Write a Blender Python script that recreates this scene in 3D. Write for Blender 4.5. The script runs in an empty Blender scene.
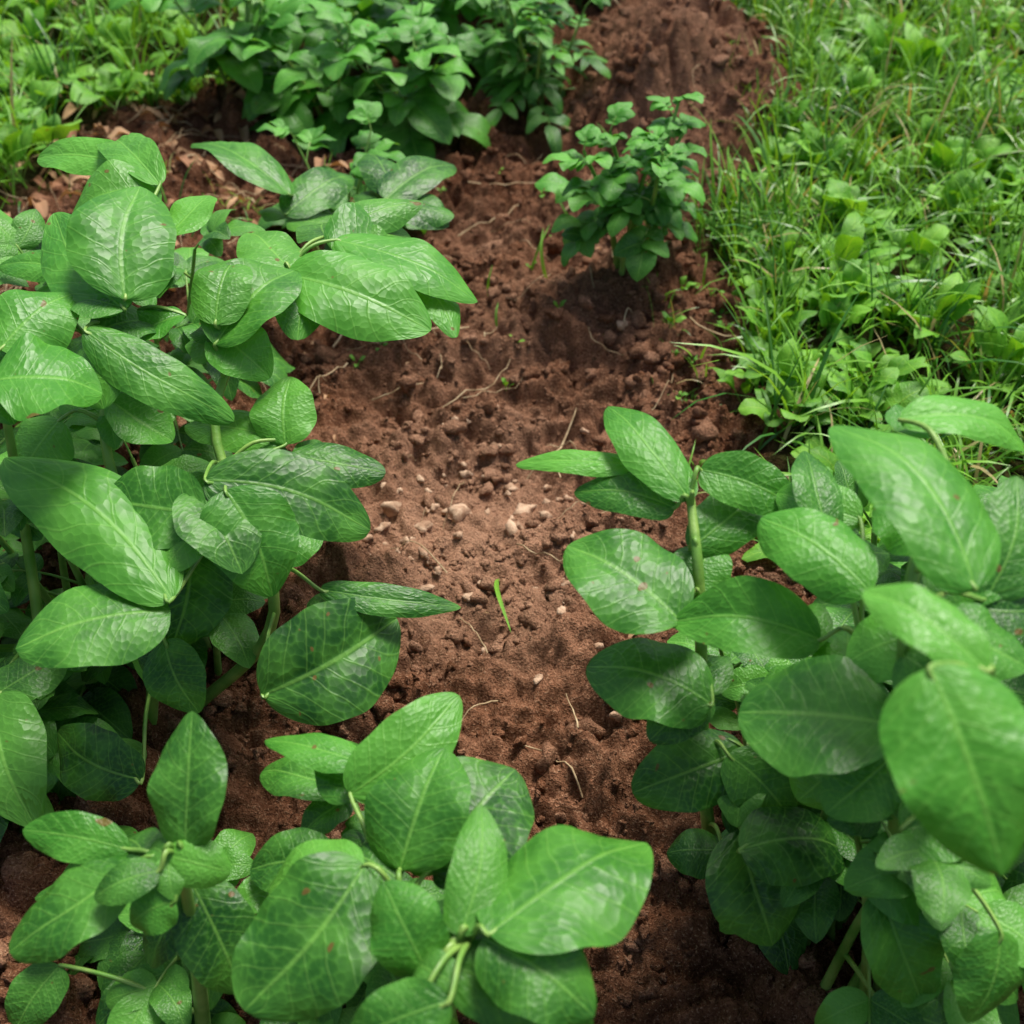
import bpy, math, random, bmesh
import numpy as np
from mathutils import Vector
random.seed(7); rng=np.random.default_rng(7)
# individually modelled leaves of the main plants, millimetres: base xyz, tip xyz, width
HERO={'A':"""-480 1441 560 -614 1494 550 57;-416 1340 580 -525 1518 560 56;-418 1138 530 -534 1303 560 79;-417 1142 540 -424 1289 600 111;-404 1279 540 -372 1377 550 60
-535 1074 520 -482 1163 540 85;-522 1017 520 -427 1038 500 112;-457 1113 520 -305 1061 450 59;-367 1178 500 -430 1147 480 54;-549 1372 450 -667 1412 440 51
-339 865 360 -531 1012 420 98;-316 949 400 -424 973 400 91;-319 981 420 -157 976 360 84;-295 965 420 -247 897 340 93;-263 1122 360 -264 1201 400 73
-255 1103 360 -150 1097 340 56;-340 1179 460 -265 1293 500 94;-338 1189 480 -326 1280 520 67;-275 1305 480 -104 1249 440 106;-222 1376 490 -47 1322 450 90
-271 1318 480 -331 1409 490 77;-135 1360 450 -70 1272 420 55;-233 1409 480 -122 1489 490 62;-346 1211 460 -284 1178 420 70;-265 1132 360 -389 1175 350 57
-352 989 330 -368 908 250 91;-207 942 300 -61 938 280 37;-262 845 240 -128 926 270 119;-374 906 260 -339 859 200 65;-553 863 220 -498 751 150 89
-553 863 220 -491 920 230 60;-396 805 150 -496 850 170 73;-455 1127 420 -389 1105 380 68;-513 1116 400 -557 1069 350 79;-290 990 300 -219 1041 300 67""",
'B':"""-265 572 360 -265 655 430 66;-313 573 340 -410 524 300 65;-318 588 340 -410 607 340 40;-281 569 360 -230 560 350 39;-118 560 360 -205 474 300 103
-60 454 380 -95 509 410 57;-69 582 320 0 670 340 108;-93 575 330 -62 668 370 93;-38 474 400 -23 564 430 43;-17 469 410 101 563 400 108
-123 680 330 -226 722 320 40;-142 651 330 -51 727 370 66;-154 709 260 -248 754 240 49;-53 466 380 60 444 320 59;-43 419 410 -113 406 380 46
-154 621 260 -236 630 250 59;-280 598 280 -237 540 200 66;-443 620 100 -483 575 60 49;-270 541 340 -308 531 320 40;-64 425 400 -79 402 360 63
-282 555 360 -332 539 350 34;-10 585 300 -63 625 300 60""",
'C':"""137 916 490 8 940 480 31;165 863 490 98 979 520 53;152 864 480 63 900 470 45;177 896 500 266 864 480 52;152 764 430 56 846 450 99
164 800 420 192 853 450 58;182 728 360 74 768 370 85;265 723 450 147 759 440 66;300 612 470 190 651 440 108;291 709 520 217 790 530 67
322 607 620 256 756 660 84;319 809 620 431 806 600 48;285 494 660 227 555 670 43;243 479 680 276 391 610 84;229 757 260 122 724 240 74
220 694 220 251 615 150 95;209 649 250 322 670 220 75;318 588 280 356 529 200 66;392 526 320 371 481 260 61;279 796 500 273 887 530 45
365 669 550 404 755 600 60;166 839 450 252 911 470 57;213 717 150 160 724 140 53;209 743 270 271 701 220 64;301 605 300 393 591 260 78
305 565 400 378 574 400 63;312 823 500 247 866 500 55;349 739 550 307 778 560 66;296 689 330 260 668 300 63;343 675 500 274 671 480 64
330 700 560 395 690 560 55;300 640 520 352 590 490 60;310 620 430 255 590 390 62;330 640 400 395 640 370 66;320 640 560 380 610 540 60;290 690 420 300 760 430 60""",
'F':"""-375 1906 300 -559 2055 330 90;-385 1893 270 -287 2028 290 83;-218 1929 280 -108 2070 290 88;-193 1931 270 -103 1913 260 69;-202 1948 280 -257 2090 300 78
-368 1933 250 -295 1956 220 63"""}
HERO={k:[[float(a)/1000 for a in r.split()] for r in v.replace('\n',';').split(';') if r.strip()] for k,v in HERO.items()}
STEM={'A':[[(-.463,.99,-.02),(-.419,1.009,.22),(-.463,1.104,.38),(-.443,1.2,.5)],[(-.421,1.045,-.02),(-.279,1.009,.2),(-.346,1.144,.38),(-.282,1.333,.46)],[(-.562,.935,-.02),(-.564,1.045,.25),(-.547,1.077,.48)]],
'B':[[(-.315,.594,-.02),(-.285,.578,.2),(-.272,.576,.35)],[(-.094,.584,-.02),(-.091,.547,.33)],[(-.083,.573,-.02),(-.031,.482,.38)]],
'C':[[(.237,.767,-.02),(.199,.769,.18),(.174,.803,.42),(.166,.871,.49)],[(.391,.648,-.02),(.321,.618,.38),(.305,.669,.56),(.342,.742,.62)],[(.42,.66,-.02),(.34,.58,.4),(.298,.507,.62)],[(.314,.694,-.02),(.299,.723,.45)]],
'F':[[(-.372,2.191,-.02),(-.379,1.994,.22)],[(-.312,2.211,-.02),(-.217,1.993,.24)]]}
# ---------- noise ----------
def hsh(ix,iy,s):
    h=(ix.astype(np.int64)*374761393+iy.astype(np.int64)*668265263+s*974634777)&0xffffffff
    h=((h^(h>>13))*1274126177)&0xffffffff
    return ((h^(h>>16))&0xffff)/65536.0
def perlin(x,y,s=0):
    x=np.asarray(x,float);y=np.asarray(y,float)
    x0=np.floor(x);y0=np.floor(y);fx=x-x0;fy=y-y0
    def g(a,b):
        an=hsh(x0+a,y0+b,s)*6.28318
        return np.cos(an)*(fx-a)+np.sin(an)*(fy-b)
    u=fx*fx*fx*(fx*(fx*6-15)+10);v=fy*fy*fy*(fy*(fy*6-15)+10)
    return 1.5*((g(0,0)*(1-u)+g(1,0)*u)*(1-v)+(g(0,1)*(1-u)+g(1,1)*u)*v)
def crumb(x,y,s):
    x=np.asarray(x,float);y=np.asarray(y,float);x0=np.floor(x);y0=np.floor(y);best=np.zeros_like(x)
    for a in (-1,0,1):
        for b in (-1,0,1):
            cx=x0+a+hsh(x0+a,y0+b,s);cy=y0+b+hsh(x0+a,y0+b,s+1);r=.36+.64*hsh(x0+a,y0+b,s+2)**2
            d=((x-cx)**2+(y-cy)**2)/(r*r)
            best=np.maximum(best,r*np.sqrt(np.clip(1-d,0,1)))
    return best
def sstep(a,b,x):
    t=np.clip((x-a)/(b-a),0,1);return t*t*(3-2*t)
def grassmask(x,y):
    b=np.interp(y,[0,1.0,1.3,1.6,1.85,2.37,2.55,3.1,3.6,4.2,5],[.75,.60,.46,.42,.40,.41,.58,.72,.62,.5,.4])
    n=perlin(x*5,y*5,11)*.08+perlin(x*14,y*14,12)*.03
    r=sstep(-.03,.05,x+n-b)
    l=sstep(-.05,.1,-x-1.05+n)*sstep(1.5,1.9,y)
    l2=sstep(-.05,.15,y-3.0-.8*(x+.9)+n)*sstep(-.1,.2,-x-.2)
    bk=sstep(3.75,4.0,y+n)
    far=sstep(1.5,1.8,np.abs(x))
    nr=sstep(.3,0,y)
    return np.clip(np.maximum.reduce([r,l,l2,bk,far,nr]),0,1)
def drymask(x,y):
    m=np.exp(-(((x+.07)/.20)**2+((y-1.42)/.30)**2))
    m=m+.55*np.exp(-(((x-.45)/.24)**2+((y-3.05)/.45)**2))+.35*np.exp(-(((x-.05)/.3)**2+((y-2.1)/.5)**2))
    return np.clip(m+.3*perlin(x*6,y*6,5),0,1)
def H(x,y):
    g=grassmask(x,y);d=np.exp(-(((x+.05)/.13)**2+((y-1.36)/.20)**2))
    near=np.clip(1-(np.hypot(x,y-2)-4)/4,0,1)
    h=-.04*np.exp(-((x-.0)/.2)**2)*np.exp(-(y/3.2)**4)
    h=h+.24*np.exp(-(((x-.42)/.28)**2+((y-3.15)/.42)**2))-.03*np.exp(-(((x-.0)/.16)**2+((y-2.85)/.2)**2))
    h=h+.075*np.exp(-(((x-.20)/.22)**2+((y-2.05)/.25)**2))
    rough=(1-.6*d)*(1-.6*g)
    n1=perlin(x*4,y*4,1);n2=perlin(x*11+n1,y*11,2);n3=perlin(x*26+n2*.7,y*26+n1,3);n4=perlin(x*60,y*60,4)
    wx=x+.012*n3+.02*n2+.005*n4;wy=y+.012*perlin(x*23,y*23,8)+.005*perlin(x*55,y*55,9)
    patch=np.clip(.65+1.4*perlin(x*5,y*5,41),0.1,1.5)
    cr=.050*crumb(wx*11,wy*11,50)*patch+.034*crumb(wx*26,wy*26,60)*(.3+.8*patch)+.016*crumb(wx*60,wy*60,70)
    h=h+near*(.04*n1+rough*(.04*(.35-np.abs(n2))+.020*(.35-np.abs(n3))+.009*(.3-np.abs(n4))+cr-.036))
    return h+.02*g
# ---------- mesh helpers ----------
def mkmesh(name,V,F,mats,uv=None,col=None,mi=None,smooth=True):
    V=np.asarray(V,dtype=np.float32);F=np.asarray(F,dtype=np.int32);k=F.shape[1]
    me=bpy.data.meshes.new(name)
    me.vertices.add(len(V));me.vertices.foreach_set('co',V.ravel())
    me.loops.add(F.size);me.loops.foreach_set('vertex_index',F.ravel())
    me.polygons.add(len(F));me.polygons.foreach_set('loop_start',np.arange(0,F.size,k,dtype=np.int32))
    me.polygons.foreach_set('loop_total',np.full(len(F),k,dtype=np.int32))
    if mi is not None: me.polygons.foreach_set('material_index',np.asarray(mi,dtype=np.int32))
    me.polygons.foreach_set('use_smooth',np.full(len(F),smooth))
    me.update(calc_edges=True)
    if uv is not None:
        l=me.uv_layers.new(name='UVMap');l.data.foreach_set('uv',np.asarray(uv,dtype=np.float32)[F.ravel()].ravel())
    if col is not None:
        c=me.color_attributes.new('tint','FLOAT_COLOR','POINT')
        c.data.foreach_set('color',np.asarray(col,dtype=np.float32).ravel())
    for m in mats: me.materials.append(m)
    o=bpy.data.objects.new(name,me);bpy.context.scene.collection.objects.link(o);return o
def nrm(v):
    v=np.asarray(v,float);return v/(np.linalg.norm(v)+1e-9)
class MB:
    def __init__(s): s.V=[];s.F=[];s.U=[];s.C=[];s.M=[];s.n=0
    def add(s,V,F,U,c,m):
        s.V.append(V);s.F.append(F+s.n);s.U.append(U);s.C.append(np.tile(np.array(c,float),(len(V),1)));s.M.append(np.full(len(F),m));s.n+=len(V)
    def grid(s,P,U,c,m):
        a,b=P.shape[:2];i=np.arange(a*b).reshape(a,b)
        F=np.stack([i[:-1,:-1],i[1:,:-1],i[1:,1:],i[:-1,1:]],-1).reshape(-1,4)
        s.add(P.reshape(-1,3),F,U.reshape(-1,2),c,m)
    def leaf(s,B,T,w,n=(0,-.3,1),arch=.08,fold=.25,cup=.25,wave=.05,nl=12,m=4,quilt=0.,tone=None,shape=(.45,.56),mat=0,tip=.1,pt=.05):
        B=np.array(B,float);T=np.array(T,float);L=np.linalg.norm(T-B)+1e-6;a=(T-B)/L
        side=nrm(np.cross(a,nrm(n)));up=np.cross(side,a)
        th=np.linspace(0,1,nl+1);t=.5-.5*np.cos(th*math.pi);t=.7*t+.3*th;t[-1]=1
        p,q_=shape;mx=(p/(p+q_))**p*(q_/(p+q_))**q_
        f=np.power(np.clip(t,1e-4,1),p)*np.power(np.clip(1-t,1e-5,1),q_)/mx
        hw=w/2*f*(1+.018*np.sin(t*19+random.random()*6))
        ts=t*(1-pt*.5)+pt*.9*np.clip((t-.8)/.2,0,1)**3
        q=np.linspace(-1,1,2*m+1);S,Q=np.meshgrid(t,q,indexing='ij');HW=hw[:,None];TS=np.repeat(ts[:,None],2*m+1,1)
        ph=random.random()*6;ph2=random.random()*6;A=np.abs(Q)
        z=fold*A*HW-cup*A**2*HW
        z=z+wave*w*np.where(Q>0,np.sin(S*8+ph),np.sin(S*9+ph2))*A**2*np.sqrt(np.clip(f,0,1))[:,None]
        z=z+.2*wave*w*np.where(Q>0,np.sin(S*21+ph2),np.sin(S*19+ph))*A**3*np.sqrt(np.clip(f,0,1))[:,None]
        z=z+arch*L*4*S*(1-S)-tip*L*np.clip(S-.6,0,1)**2*6
        bend=random.uniform(-.07,.07)*L
        if quilt:
            e=np.clip(A*4,0,1)*np.clip((1-A)*3+.3,0,1)*np.sqrt(np.clip(f,0,1))[:,None]
            z=z+quilt*L*(np.abs(np.sin(math.pi*7.*(S-.22*A)))-.6)*e*(.7+.5*np.sin(S*31+ph)*np.sin(Q*9+ph2))
            z=z+quilt*.3*L*np.sin(S*41+ph2+3*Q)*np.sin(Q*15+ph)*e
        xx=Q*HW+(bend*np.sin(S*math.pi))
        P=B+a*(TS*L)[...,None]+side*xx[...,None]+up*z[...,None]
        if tone is None: tone=random.random()
        s.grid(P,np.stack([S,Q*.5+.5],-1),(tone,random.random(),w,1),mat)
    def tube(s,pts,r0,r1,n=6,mat=1,tone=.5):
        pts=np.array(pts,float);k=len(pts);P=np.zeros((k,n+1,3))
        tg=np.gradient(pts,axis=0);ref=np.array([.9,.1,.3])
        for i in range(k):
            t=nrm(tg[i]);x=nrm(np.cross(t,ref));y=np.cross(t,x);r=r0+(r1-r0)*i/(k-1)
            an=np.linspace(0,2*math.pi,n+1)
            P[i]=pts[i]+r*(np.cos(an)[:,None]*x+np.sin(an)[:,None]*y)
        U=np.stack(np.meshgrid(np.linspace(0,1,k),np.linspace(0,1,n+1),indexing='ij'),-1)
        s.grid(P,U,(tone,random.random(),.05,1),mat)
    def done(s,name,mats):
        return mkmesh(name,np.concatenate(s.V),np.concatenate(s.F),mats,np.concatenate(s.U),np.concatenate(s.C),np.concatenate(s.M))
def spline(pts,n=10):
    pts=[np.array(p,float) for p in pts];out=[]
    P=[2*pts[0]-pts[1]]+pts+[2*pts[-1]-pts[-2]]
    for i in range(1,len(P)-2):
        for j in range(n):
            t=j/n;a,b,c,d=P[i-1:i+3]
            out.append(.5*((2*b)+(c-a)*t+(2*a-5*b+4*c-d)*t*t+(3*b-a-3*c+d)*t**3))
    out.append(pts[-1]);return np.array(out)
# ---------- materials ----------
def newmat(n):
    m=bpy.data.materials.new(n);m.use_nodes=True;nt=m.node_tree;nt.nodes.clear();return m,nt
class NB:
    def __init__(s,nt): s.nt=nt
    def n(s,t,ins={},**kw):
        x=s.nt.nodes.new(t)
        for k,v in kw.items(): setattr(x,k,v)
        for k,v in ins.items(): s.put(x,k,v)
        return x
    def put(s,x,k,v):
        if isinstance(v,bpy.types.NodeSocket): s.nt.links.new(v,x.inputs[k])
        else: x.inputs[k].default_value=v
    def m(s,op,a,b=0.,c=None,clamp=False):
        x=s.n('ShaderNodeMath',{0:a,1:b},operation=op,use_clamp=clamp)
        if c is not None: s.put(x,2,c)
        return x.outputs[0]
    def mix(s,f,a,b,bt='MIX'):
        x=s.n('ShaderNodeMix',data_type='RGBA',blend_type=bt)
        s.put(x,0,f);s.put(x,6,a);s.put(x,7,b);return x.outputs[2]
    def ss(s,v,a,b,lo=0.,hi=1.):
        return s.n('ShaderNodeMapRange',{0:v,1:a,2:b,3:lo,4:hi},interpolation_type='SMOOTHSTEP').outputs[0]
    def noise(s,sc,det=4,vec=None,rough=.55):
        x=s.n('ShaderNodeTexNoise',{'Scale':sc,'Detail':det,'Roughness':rough})
        if vec is not None: s.put(x,'Vector',vec)
        return x.outputs[0]
def leafmat(name,dark,mid,light,rough=.4,trans=.22,veins=7.,bump=.34):
    m,nt=newmat(name);b=NB(nt)
    uv=b.n('ShaderNodeUVMap').outputs[0];sp=b.n('ShaderNodeSeparateXYZ',{0:uv})
    s_=sp.outputs[0];A=b.m('ABSOLUTE',b.m('MULTIPLY_ADD',sp.outputs[1],2.,-1.))
    at=b.n('ShaderNodeAttribute',attribute_name='tint');ac=b.n('ShaderNodeSeparateColor',{0:at.outputs[0]})
    geo=b.n('ShaderNodeTexCoord').outputs['Object']
    nz=b.noise(22,1,geo)
    wob=b.m('MULTIPLY',b.m('SUBTRACT',nz,.5),.12)
    ph=b.m('MULTIPLY',b.m('ADD',b.m('SUBTRACT',s_,b.m('MULTIPLY',A,.22)),wob),veins)
    fr=b.m('FRACT',ph);tri=b.m('MULTIPLY',b.m('ABSOLUTE',b.m('SUBTRACT',fr,.5)),2.)
    vein=b.ss(tri,.84,1.);mid_=b.ss(A,.01,.06,1.,0.)
    V=b.m('MAXIMUM',b.m('MULTIPLY',vein,.5),mid_)
    wv=b.n('ShaderNodeCombineXYZ',{0:b.m('ADD',s_,wob),1:b.m('ADD',sp.outputs[1],b.m('MULTIPLY',wob,.8))}).outputs[0]
    vec=b.n('ShaderNodeMapping',{0:wv,3:(20,13,1)}).outputs[0]
    vor=b.n('ShaderNodeTexVoronoi',{'Vector':vec,'Scale':1.15},feature='F1',voronoi_dimensions='2D').outputs[0]
    vor2=b.m('MULTIPLY',vor,vor)
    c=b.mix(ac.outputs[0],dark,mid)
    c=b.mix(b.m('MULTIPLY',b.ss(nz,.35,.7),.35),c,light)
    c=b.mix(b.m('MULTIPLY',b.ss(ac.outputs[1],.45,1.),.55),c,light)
    c=b.mix(b.m('MULTIPLY',b.ss(vor,.3,.8),.20),c,light)
    c=b.mix(b.m('MULTIPLY',V,.32),c,(min(1,light[0]*1.9),min(1,light[1]*1.35),light[2]*2,1))
    sp2=b.m('MULTIPLY',b.ss(b.noise(75,0,geo),.82,.85),.8)
    c=b.mix(sp2,c,(.16,.08,.02,1))
    hgt=b.m('ADD',b.m('MULTIPLY',V,-.7),b.m('MULTIPLY',vor2,-1.))
    bp=b.n('ShaderNodeBump',{'Strength':bump,'Distance':.002,'Height':hgt}).outputs[0]
    rg=b.m('ADD',b.m('MULTIPLY',nz,.22),rough-.09)
    pr=b.n('ShaderNodeBsdfPrincipled',{'Base Color':c,'Roughness':rg,'Normal':bp,'Specular IOR Level':.42})
    tc=b.mix(1.,c,(2.4,2.0,.8,1),'MULTIPLY')
    tr=b.n('ShaderNodeBsdfTranslucent',{'Color':tc})
    mx=b.n('ShaderNodeMixShader',{0:trans,1:pr.outputs[0],2:tr.outputs[0]})
    o=b.n('ShaderNodeOutputMaterial');nt.links.new(mx.outputs[0],o.inputs[0]);return m
LEAF=leafmat('potato_leaf',(.012,.075,.008,1),(.060,.26,.020,1),(.155,.46,.055,1),rough=.41)
LEAFD=leafmat('weed_leaf',(.03,.13,.010,1),(.10,.31,.02,1),(.22,.50,.04,1),rough=.5,veins=5.)
def simple(name,c1,c2,sc=30,rough=.6,trans=0.,bump=.3,tint=False,c3=None):
    m,nt=newmat(name);b=NB(nt);geo=b.n('ShaderNodeTexCoord').outputs['Object']
    if tint:
        at=b.n('ShaderNodeAttribute',attribute_name='tint');ac=b.n('ShaderNodeSeparateColor',{0:at.outputs[0]})
        c=b.mix(ac.outputs[0],c1,c2)
        if c3: c=b.mix(b.ss(ac.outputs[1],.93,.96),c,c3)
    else:
        c=b.mix(b.ss(b.noise(sc,2,geo),.3,.7),c1,c2)
    pr=b.n('ShaderNodeBsdfPrincipled',{'Base Color':c,'Roughness':rough})
    if bump: b.put(pr,'Normal',b.n('ShaderNodeBump',{'Strength':bump,'Distance':.002,'Height':b.noise(sc*6,2,geo)}).outputs[0])
    out=pr.outputs[0]
    if trans:
        tr=b.n('ShaderNodeBsdfTranslucent',{'Color':b.mix(1.,c,(2.,1.6,.8,1),'MULTIPLY')})
        out=b.n('ShaderNodeMixShader',{0:trans,1:out,2:tr.outputs[0]}).outputs[0]
    o=b.n('ShaderNodeOutputMaterial');nt.links.new(out,o.inputs[0]);return m
STEMM=simple('potato_stem',(.10,.26,.03,1),(.26,.42,.09,1),25,.45)
GRASS=simple('grass_blade',(.030,.14,.010,1),(.20,.46,.035,1),20,.38,.22,0,tint=True,c3=(.42,.34,.15,1))
STRAW=simple('dry_straw',(.30,.20,.10,1),(.55,.42,.25,1),40,.8)
LITTER=simple('dry_leaf',(.24,.10,.045,1),(.48,.30,.16,1),40,.8,.1,tint=True)
STONE=simple('pebble_stone',(.30,.17,.10,1),(.58,.40,.27,1),60,.9,0,1.)
def soilmat():
    m,nt=newmat('soil');b=NB(nt);geo=b.n('ShaderNodeTexCoord').outputs['Object']
    at=b.n('ShaderNodeAttribute',attribute_name='tint');ac=b.n('ShaderNodeSeparateColor',{0:at.outputs[0]})
    g=ac.outputs[0];d=ac.outputs[1]
    n1=b.noise(7,2,geo,.6);n2=b.noise(50,2,geo,.65);n3=b.noise(280,2,geo,.75)
    c=b.mix(b.ss(n1,.3,.7),(.090,.037,.019,1),(.200,.086,.045,1))
    c=b.mix(b.m('MULTIPLY',b.ss(n2,.42,.68),.55),c,(.33,.155,.087,1))
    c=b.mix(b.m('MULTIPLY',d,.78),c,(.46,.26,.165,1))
    c=b.mix(b.m('MULTIPLY',b.ss(n3,.3,.5,1.,0.),.68),c,(.040,.016,.010,1))
    c=b.mix(b.m('MULTIPLY',b.ss(n3,.56,.69),.55),c,(.56,.35,.22,1))
    c=b.mix(b.m('MULTIPLY',g,.85),c,b.mix(b.ss(n2,.4,.6),(.02,.022,.008,1),(.03,.055,.012,1)))
    hh=b.m('ADD',b.m('MULTIPLY',n2,1.),b.m('MULTIPLY',n3,.7))
    bp=b.n('ShaderNodeBump',{'Strength':1.,'Distance':.012,'Height':hh}).outputs[0]
    pr=b.n('ShaderNodeBsdfDiffuse',{'Color':c,'Roughness':.8,'Normal':bp})
    o=b.n('ShaderNodeOutputMaterial');nt.links.new(pr.outputs[0],o.inputs[0]);return m
SOIL=soilmat()
# ---------- ground ----------
xs=np.concatenate([-np.geomspace(80,1.75,26)[:-1],np.arange(-1.7,-.6,.010),np.arange(-.6,.75,.0042),np.arange(.75,1.9,.014),np.geomspace(1.95,80,26)])
ys=np.concatenate([-np.geomspace(80,.5,24)[:-1],np.linspace(-.45,.28,20),np.arange(.3,2.6,.0045),np.arange(2.6,4.3,.008),np.geomspace(4.35,90,30)])
X,Y=np.meshgrid(xs,ys,indexing='ij');Z=H(X,Y)
i=np.arange(X.size).reshape(X.shape)
F=np.stack([i[:-1,:-1],i[1:,:-1],i[1:,1:],i[:-1,1:]],-1).reshape(-1,4)
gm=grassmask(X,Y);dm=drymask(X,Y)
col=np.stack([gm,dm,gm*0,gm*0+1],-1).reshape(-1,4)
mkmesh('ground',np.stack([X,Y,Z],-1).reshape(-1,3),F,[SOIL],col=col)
# ---------- clods ----------
def ico(sub):
    bm=bmesh.new();bmesh.ops.create_icosphere(bm,subdivisions=sub,radius=1)
    v=np.array([p.co[:] for p in bm.verts]);f=np.array([[q.index for q in p.verts] for p in bm.faces]);bm.free();return v,f
IV,IF=ico(2)
def rocks(name,xy,r,mat,sink=.35):
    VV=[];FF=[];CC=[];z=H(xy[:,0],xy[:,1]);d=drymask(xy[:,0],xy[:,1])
    for k in range(len(xy)):
        a=rng.uniform(0,6.28,3);v=IV.copy()
        v=v*(1+.45*np.sin(v[:,[1]]*2.7+a[0])*np.sin(v[:,[0]]*3.1+a[1])+.30*rng.uniform(-1,1,(len(v),1)))
        v=v*rng.uniform(.6,1.25,3);c,s=math.cos(a[2]),math.sin(a[2])
        v=v@np.array([[c,s,0],[-s,c,0],[0,0,.8]])*r[k]+np.array([xy[k][0],xy[k][1],z[k]+r[k]*(.5-sink)])
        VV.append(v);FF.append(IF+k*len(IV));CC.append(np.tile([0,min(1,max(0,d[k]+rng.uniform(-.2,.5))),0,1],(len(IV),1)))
    return mkmesh(name,np.concatenate(VV),np.concatenate(FF),[mat],col=np.concatenate(CC))
N=36000
xy=np.stack([rng.uniform(-1.1,.95,N),rng.uniform(.35,3.8,N)],-1)
cl=perlin(xy[:,0]*5,xy[:,1]*5,21);keep=(grassmask(xy[:,0],xy[:,1])<.6)&(rng.uniform(0,1,N)<.5+1.1*cl);xy=xy[keep]
r=.0024*(rng.pareto(1.65,len(xy))+1);r=np.clip(r,.002,.020);big=r>.0199;r[big]*=rng.uniform(.35,1,np.sum(big))
rocks('soil_clods',xy,r,SOIL,.25)
pb=[(-.19,1.47,.015),(-.085,1.46,.021),(.0,1.40,.014),(-.14,1.43,.012),(.02,1.49,.013),(-.12,1.50,.011),(-.16,1.36,.010),(.05,1.44,.010),(.09,1.5,.009),(-.2,1.42,.010),(.2,1.9,.012),(.23,1.55,.010)]
for k in range(90): pb.append((rng.normal(-.05,.15),rng.normal(1.45,.16),rng.uniform(.004,.009)))
pb=np.array(pb);rocks('pebbles',pb[:,:2],pb[:,2],STONE,.15)
# ---------- plants ----------
def rn(s): return random.uniform(-s,s)
def compound(mb,P0,az,el,length,ls,pairs=2,droop=.35,tone=None,nl=9,m=3,shape=(.45,.56),bump=0,wf=.70):
    d=np.array([math.cos(az)*math.cos(el),math.sin(az)*math.cos(el),math.sin(el)])
    P0=np.array(P0,float);pts=[P0+d*length*t-np.array([0,0,droop*length*t*t]) for t in np.linspace(0,1,7)]
    mb.tube(pts,.0024*max(.5,ls/.08),.0012,5)
    pts=np.array(pts);tg=nrm(pts[-1]-pts[-2])
    side=nrm(np.cross(tg,[0,0,1]));up=np.cross(side,tg)
    t0=random.random() if tone is None else tone
    def lf(p,dr,l):
        n=nrm(up*1+np.array([rn(.4),rn(.4)-.15,.4]))
        mb.leaf(p,p+dr*l,l*wf*random.uniform(.85,1.1),n,arch=random.uniform(.03,.13),fold=random.uniform(.1,.5),cup=random.uniform(.1,.35),wave=random.uniform(.03,.10),nl=nl,m=m,tone=min(1,max(0,t0+rn(.25))),shape=shape,quilt=bump,tip=random.uniform(.05,.22))
    lf(pts[-1],nrm(tg+np.array([0,0,-.15])),ls*1.15)
    for k in range(pairs):
        u=1-(k+.6)/(pairs+1.1);ix=u*6;i0=int(ix);p=pts[i0]+(pts[min(6,i0+1)]-pts[i0])*(ix-i0)
        for sg in (-1,1):
            dr=nrm(tg*.55+side*sg*.9+np.array([0,0,rn(.3)]))
            lf(p,dr,ls*(1-.16*k)*random.uniform(.8,1.05))
def stemmy(mb,base,h,n,spread,ls,pairs=2,nodes=6,lo=.25,tone=(0,.8),nl=9,m=3,llen=None,shape=(.45,.56),bump=0,wf=.70,avoid=None,sr=.0065):
    bx,by=base;bz=float(H(np.array([bx]),np.array([by]))[0])-.02
    for k in range(n):
        a=k*2.4+random.random();hh=h*random.uniform(.75,1.05);sp=spread*random.uniform(.4,1)
        p0=np.array([bx+rn(.03),by+rn(.03),bz]);p2=p0+np.array([math.cos(a)*sp,math.sin(a)*sp,hh]);p1=(p0+p2)/2+np.array([math.cos(a)*-.1*sp,math.sin(a)*-.1*sp,.05*hh])
        pts=spline([p0,p1,p2],6);mb.tube(pts,sr*h/.4,sr*.45*h/.4,7)
        for j in range(nodes):
            u=lo+(1-lo)*j/(nodes-1);ix=u*(len(pts)-1);i0=min(len(pts)-2,int(ix));p=pts[i0]+(pts[i0+1]-pts[i0])*(ix-i0)
            az=a+j*2.4+rn(.4);top=j/(nodes-1)
            L=(llen or h*.42)*(1-.55*top)*random.uniform(.8,1.1)
            if avoid is not None:
                e=p[:2]+np.array([math.cos(az),math.sin(az)])*(L+ls*.7)
                if avoid(e[0],e[1],p[2]): continue
            compound(mb,p,az,.25+.8*top+rn(.15),L,ls*(1-.35*top)*random.uniform(.75,1.15),pairs,tone=random.uniform(*tone)*(.5+.5*top),nl=nl,m=m,shape=shape,bump=bump,wf=wf)
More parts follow.
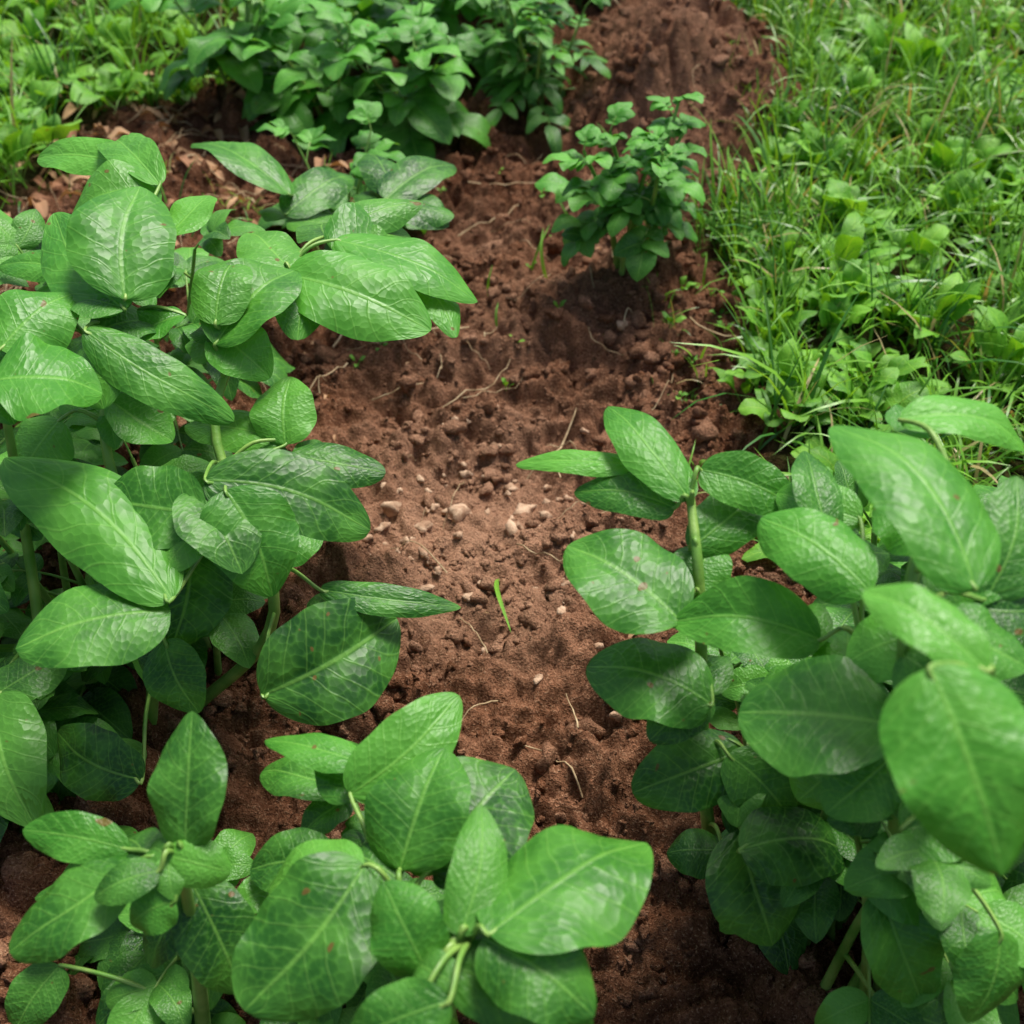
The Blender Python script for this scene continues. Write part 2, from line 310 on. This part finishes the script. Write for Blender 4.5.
def hero(k,mb,cam_bias=-.45):
    sts=[spline(s,8) for s in STEM[k]]
    for s in sts:
        s[0][2]=-.04;mb.tube(s,.0085,.0042,9)
    allp=np.concatenate(sts)
    for h in HERO[k]:
        B=np.array(h[:3]);T=np.array(h[3:6]);w=h[6]*1.04
        n=np.array([rn(.45),cam_bias+rn(.4),1.])
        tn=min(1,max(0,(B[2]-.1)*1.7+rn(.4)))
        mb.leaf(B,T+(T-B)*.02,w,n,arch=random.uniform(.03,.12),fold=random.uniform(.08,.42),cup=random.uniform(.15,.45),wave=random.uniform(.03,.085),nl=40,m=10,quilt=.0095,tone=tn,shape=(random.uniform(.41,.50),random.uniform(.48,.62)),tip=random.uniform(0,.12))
        c=allp[allp[:,2]<B[2]+.02]
        if len(c)==0:c=allp
        dd=np.linalg.norm(c-B,axis=1)+.3*np.abs(c[:,2]-(B[2]-.05));p=c[np.argmin(dd)]
        midp=(p+B)/2+np.array([0,0,.015]);a=nrm(T-B)
        pet=spline([p,midp,B,B+a*.012],5);mb.tube(pet,.0027,.0018,6)
        # smaller side leaflets of the same compound leaf, lower on the petiole
        for sg in (-1,1):
            if random.random()<.62:
                d=T-B;an=sg*random.uniform(.8,1.3);dx=np.array([d[0]*math.cos(an)-d[1]*math.sin(an),d[0]*math.sin(an)+d[1]*math.cos(an),d[2]*.3-.02])
                L=np.linalg.norm(d);dx=nrm(dx)*L*random.uniform(.45,.70);b2=pet[int(len(pet)*random.uniform(.35,.75))]-np.array([0,0,.012]);t2=b2+dx
                if k in 'AB' and t2[0]>max(T[0],B[0])-.01: continue
                if k=='C' and t2[0]<min(T[0],B[0])+.01: continue
                if t2[1]<.40: continue
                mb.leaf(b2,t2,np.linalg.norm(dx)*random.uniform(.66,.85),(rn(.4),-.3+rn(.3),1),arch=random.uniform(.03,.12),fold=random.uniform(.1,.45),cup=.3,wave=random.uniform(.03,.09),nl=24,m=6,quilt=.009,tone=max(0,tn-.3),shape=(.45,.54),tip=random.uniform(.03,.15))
def av_left(x,y,z): return x>-.32+.25*z or y<.4
def av_B(x,y,z): return x>.0 or y<.3
def av_right(x,y,z): return x<.26-.3*z or y<.4
mb=MB();hero('A',mb)
for b_,h_ in (((-.56,1.12),.40),((-.42,1.12),.34),((-.72,1.35),.42),((-.60,.92),.2),((-.52,1.5),.34),((-.85,1.1),.45)):
    stemmy(mb,b_,h_,3,.12,.09,2,6,avoid=av_left,tone=(0,.5),nl=14,m=4,bump=.008)  # filler leaves in darker greens: shade between leaves put into their colour
mb.done('potato_plant',[LEAF,STEMM])
mb=MB();hero('B',mb)
for b_,h_ in (((-.16,.64),.24),((-.38,.66),.2),((-.06,.56),.26)): stemmy(mb,b_,h_,3,.07,.07,2,5,avoid=av_B,tone=(0,.3),nl=14,m=4,bump=.008)  # low tone paints the shade under the front leaves into these fillers
mb.done('potato_plant',[LEAF,STEMM])
mb=MB();hero('C',mb)
for b_,h_ in (((.36,.75),.38),((.42,.95),.42),((.48,.72),.46),((.34,.62),.36),((.55,.85),.48),((.27,.85),.3),((.55,1.0),.38)): stemmy(mb,b_,h_,3,.1,.085,2,6,avoid=av_right,tone=(0,.5),nl=14,m=4,bump=.008)  # fillers darkened by tone, painting in the shade deep between the leaves
mb.done('potato_plant',[LEAF,STEMM])
mb=MB();hero('F',mb);stemmy(mb,(-.35,2.3),.24,4,.10,.085,2,4,tone=(.5,1),nl=12,m=4,bump=.008);mb.done('potato_plant',[LEAF,STEMM])
mb=MB();stemmy(mb,(.228,2.06),.28,6,.11,.052,3,8,lo=.38,llen=.085,tone=(.6,1),nl=10,m=4,wf=.80,bump=.015,sr=.009)
compound(mb,(.2,2.05,.19),2.9,.6,.12,.055,2,.2,.9,12,4,bump=.015,wf=.8);compound(mb,(.2,2.04,.17),3.5,.5,.09,.05,2,.2,.9,12,4,bump=.015,wf=.8);mb.done('potato_plant',[LEAF,STEMM])
mb=MB()
for b_,h_ in (((-.45,2.85),.32),((-.66,2.95),.32),((-.25,2.85),.28),((-.5,3.25),.4),((-.2,3.3),.38)): stemmy(mb,b_,h_,4,.16,.12,2,5,tone=(.6,1),nl=11,m=4,bump=.008,wf=.68)
mb.done('potato_plant',[LEAF,STEMM])
mb=MB()
for b_,h_ in (((.08,2.98),.33),((.0,3.15),.36)): stemmy(mb,b_,h_,5,.13,.085,2,6,llen=.11,tone=(.3,1),wf=.42)
mb.done('potato_plant',[LEAF,STEMM])
mb=MB()
for b_,h_ in (((.18,3.75),.3),((.42,3.95),.3),((-.1,3.8),.4),((.3,4.3),.45)): stemmy(mb,b_,h_,5,.15,.09,2,6,tone=(.2,.9))
mb.done('potato_plant',[LEAF,STEMM])
# ---------- grass ----------
def grass(N,x0,x1,y0,y1,Lr,Wr,seed,thr=.4):
    r_=np.random.default_rng(seed)
    nt_=N//7;cx=r_.uniform(x0,x1,nt_);cy=r_.uniform(y0,y1,nt_)
    g=grassmask(cx,cy);dens=.6+1.3*perlin(cx*5,cy*5,31)
    k=(g>thr)&(r_.uniform(0,1,nt_)<dens+.2);cx=cx[k];cy=cy[k]
    rx=np.repeat(cx,7)+r_.normal(0,.016,len(cx)*7);ry=np.repeat(cy,7)+r_.normal(0,.016,len(cx)*7);n=len(rx)
    sc=np.repeat(r_.uniform(.5,1.3,len(cx)),7)
    L=r_.uniform(*Lr,n)*sc;w=r_.uniform(*Wr,n);az=r_.uniform(0,6.28,n);lean=r_.uniform(.3,1.6,n);tw=r_.uniform(-.8,.8,n)
    K=6;t=np.linspace(0,1,K)[None,:]
    th=np.clip(lean[:,None]*(.35+1.2*t),0,2.0);ds=L[:,None]/(K-1)
    hor=np.concatenate([np.zeros((n,1)),np.cumsum(np.sin(th[:,:-1])*ds,1)],1);ver=np.concatenate([np.zeros((n,1)),np.cumsum(np.cos(th[:,:-1])*ds,1)],1)
    z0=H(rx,ry)-.005;aa=az[:,None]+.5*tw[:,None]*t
    P=np.stack([rx[:,None]+np.cos(aa)*hor,ry[:,None]+np.sin(aa)*hor,np.maximum(z0[:,None]+ver,z0[:,None]+.006)],-1)
    sa=az+math.pi/2+tw;sd=np.stack([np.cos(sa),np.sin(sa),.35*np.sin(tw*3)],-1)[:,None,:]
    ww=(w[:,None]*np.power(np.clip(1-t,0.002,1),.6)*np.minimum(1,.6+2*t))[...,None]
    V=np.stack([P-sd*ww/2,P+sd*ww/2],2)
    i=np.arange(n*K*2).reshape(n,K,2)
    F=np.stack([i[:,:-1,0],i[:,:-1,1],i[:,1:,1],i[:,1:,0]],-1).reshape(-1,4)
    tb=np.clip(np.repeat(r_.normal(.5,.32,len(cx)),7)+r_.normal(0,.25,n),0,1)
    c=np.stack([np.repeat(tb,K*2),np.repeat(r_.uniform(0,1,n),K*2),np.zeros(n*K*2),np.ones(n*K*2)],-1)
    return V.reshape(-1,3),F,c
parts=[grass(36000,.3,2.3,.9,4.6,(.07,.20),(.004,.0095),1),grass(18000,-2.4,.6,1.5,4.8,(.08,.28),(.004,.011),2),grass(12000,-4,4.5,4.4,9,(.1,.26),(.008,.016),3),grass(5000,-4,-1.3,-1,3,(.08,.2),(.005,.010),4),grass(5000,1.6,4.5,-1,3,(.08,.2),(.005,.010),5),
grass(360,.26,.5,1.15,2.5,(.03,.10),(.003,.006),6,-1),grass(200,.5,.8,2.5,3.3,(.03,.09),(.003,.006),8,-1),grass(350,-1.0,-.4,1.6,2.7,(.03,.10),(.003,.006),9,-1)]
o=0;VV=[];FF=[];CC=[]
for v,f,c in parts: VV.append(v);FF.append(f+o);CC.append(c);o+=len(v)
mkmesh('grass',np.concatenate(VV),np.concatenate(FF),[GRASS],col=np.concatenate(CC))
# weeds
mb=MB()
def rosette(x,y,n,l,wf=.4,el=.6,tone=(.3,1)):
    z=float(H(np.array([x]),np.array([y]))[0])
    for k in range(n):
        a=k*2.4+rn(.3);e=el+rn(.35);d=np.array([math.cos(a)*math.cos(e),math.sin(a)*math.cos(e),math.sin(e)]);ll=l*random.uniform(.6,1.1)
        p=np.array([x,y,z])+d*ll*.5
        mb.tube([np.array([x,y,z-.01]),p],.0015,.0012,5)
        mb.leaf(p,p+d*ll+np.array([0,0,-.25*ll]),ll*wf*random.uniform(.8,1.2),(rn(.3),rn(.3),1),arch=.12,fold=.3,wave=.12,nl=9,m=3,tone=random.uniform(*tone))
c=0
while c<900:
    x=random.uniform(.35,2.2);y=random.uniform(1.1,4.5)
    if grassmask(np.array([x]),np.array([y]))[0]<.5 or perlin(x*3,y*3,77)<-.12: continue
    rosette(x,y,random.randint(4,8),random.uniform(.03,.09),random.uniform(.35,.85),random.uniform(.5,1.3));c+=1
for x,y,n,l in ((.62,2.05,9,.12),(1.05,3.1,10,.13),(1.0,3.25,8,.12),(.75,1.85,9,.10),(.85,1.75,9,.11),(.58,1.62,7,.08),(.95,2.5,9,.1),(.40,1.72,6,.06)): rosette(x,y,n,l,.42,1.,(.7,1))
for k in range(24): rosette(random.uniform(.27,.42),random.uniform(1.3,2.5),random.randint(3,5),random.uniform(.012,.03),.5,.8)
for k in range(18): rosette(random.uniform(-.35,.1),random.uniform(1.7,2.7),random.randint(2,4),random.uniform(.01,.022),.5,.9)
c=0
while c<300:
    x=random.uniform(-2.2,.1);y=random.uniform(1.6,4.8)
    if grassmask(np.array([x]),np.array([y]))[0]<.5: continue
    rosette(x,y,random.randint(4,9),random.uniform(.06,.16),random.uniform(.25,.7),random.uniform(.6,1.2));c+=1
mb.done('broadleaf_weeds',[LEAFD,STEMM])
# litter and straw
mb=MB()
for k in range(200):
    if k<140: x=random.gauss(-.85,.2);y=random.gauss(2.62,.25)
    else: x=random.uniform(-1.0,.4);y=random.uniform(1.0,3.5)
    z=float(H(np.array([x]),np.array([y]))[0])+.008;a=random.random()*6.28;l=random.uniform(.025,.08) if k<140 else random.uniform(.008,.02)
    mb.leaf((x,y,z),(x+math.cos(a)*l,y+math.sin(a)*l,z+rn(.01)+.006),l*.4,(rn(.7),rn(.7),1),arch=.2,fold=.8,wave=.2,nl=8,m=3)
mb.done('dry_leaf_litter',[LITTER])
mb=MB()
def straw(x,y,a,l,r=.0014,curve=.3):
    p=[]
    for t in np.linspace(0,1,10):
        aa=a+curve*t;px=x+math.cos(aa)*l*t;py=y+math.sin(aa)*l*t
        p.append((px,py,float(H(np.array([px]),np.array([py]))[0])*.6+.4*float(H(np.array([x]),np.array([y]))[0])+.01+.014*math.sin(t*3.1)))
    mb.tube(p,r,r*.5,5,0)
straw(-.27,1.98,-.9,.20,.0028,.6);straw(.07,1.62,1.3,.19,.0024,-.3);straw(-.1,2.6,-.4,.2,.002);straw(-.12,2.45,.2,.22,.0022,.5);straw(-.14,1.72,.3,.2,.0014,.5);straw(-.33,1.9,1.2,.2,.0022,-.5);straw(-.3,2.05,-.2,.15,.002,-.5)
straw(.12,2.5,.6,.2,.002,.7);straw(.33,1.95,-.7,.16,.0022,.4);straw(-.2,2.2,2.5,.2,.002,.4);straw(-.25,1.78,-.5,.12,.0018,.7)
for k in range(130): straw(random.uniform(-1.0,.6),random.uniform(.9,3.6),random.random()*6.28,random.uniform(.03,.13),random.uniform(.0006,.0016),rn(.9))
for k in range(50): straw(random.gauss(-.85,.2),random.gauss(2.6,.35),random.random()*6.28,random.uniform(.06,.25),random.uniform(.0008,.0025),rn(.7))
mb.done('dry_straw',[STRAW])
mb=MB()
def blade(p0,p1,w,arch=.1):
    mb.leaf(p0,p1,w,(rn(.3),-.4,1),arch=arch,fold=.5,wave=.01,nl=14,m=2,shape=(.2,.5),tone=.6)
blade((-.02,1.30,-.02),(-.005,1.16,.03),.007);blade((.07,2.15,0),(.06,2.2,.09),.007);blade((-.52,1.1,.0),(-.72,1.2,.12),.014,.2);blade((-.55,1.12,0),(-.75,1.05,.08),.012,.2)
for k in range(14):
    x=random.uniform(-.15,.42);y=random.uniform(1.9,2.7);z=float(H(np.array([x]),np.array([y]))[0]);blade((x,y,z),(x+rn(.05),y+rn(.05),z+random.uniform(.03,.09)),.005)
mb.done('grass_shoots',[LEAFD])
# ---------- light ----------
sc=bpy.context.scene
w=bpy.data.worlds.new('World');sc.world=w;w.use_nodes=True;nt=w.node_tree
bg=nt.nodes['Background'];sky=nt.nodes.new('ShaderNodeTexSky');sky.sky_type='NISHITA';sky.sun_disc=False
EL=math.radians(67);AZ=math.radians(35)
sky.sun_elevation=EL;sky.sun_rotation=AZ;sky.dust_density=4;sky.air_density=1.0;sky.ozone_density=.3
nt.links.new(sky.outputs[0],bg.inputs[0]);bg.inputs[1].default_value=.135
sl=bpy.data.lights.new('sun','SUN');sl.energy=4.9;sl.angle=math.radians(22);sl.color=(1,.97,.89)
so=bpy.data.objects.new('sun',sl);sc.collection.objects.link(so)
d=Vector((math.sin(AZ)*math.cos(EL),math.cos(AZ)*math.cos(EL),math.sin(EL)))
so.rotation_euler=(d).to_track_quat('Z','Y').to_euler()
sc.view_settings.view_transform='Standard';sc.view_settings.look='None';sc.view_settings.exposure=0
cam=bpy.data.cameras.new('camera');co=bpy.data.objects.new('camera',cam);sc.collection.objects.link(co);sc.camera=co
co.location=(0,0,1.2);co.rotation_euler=(math.radians(50),0,0)
cam.sensor_width=36;cam.lens=18/math.tan(math.radians(23));cam.clip_start=.02;cam.clip_end=500
cam.dof.use_dof=True;cam.dof.focus_distance=1.4;cam.dof.aperture_fstop=5.6
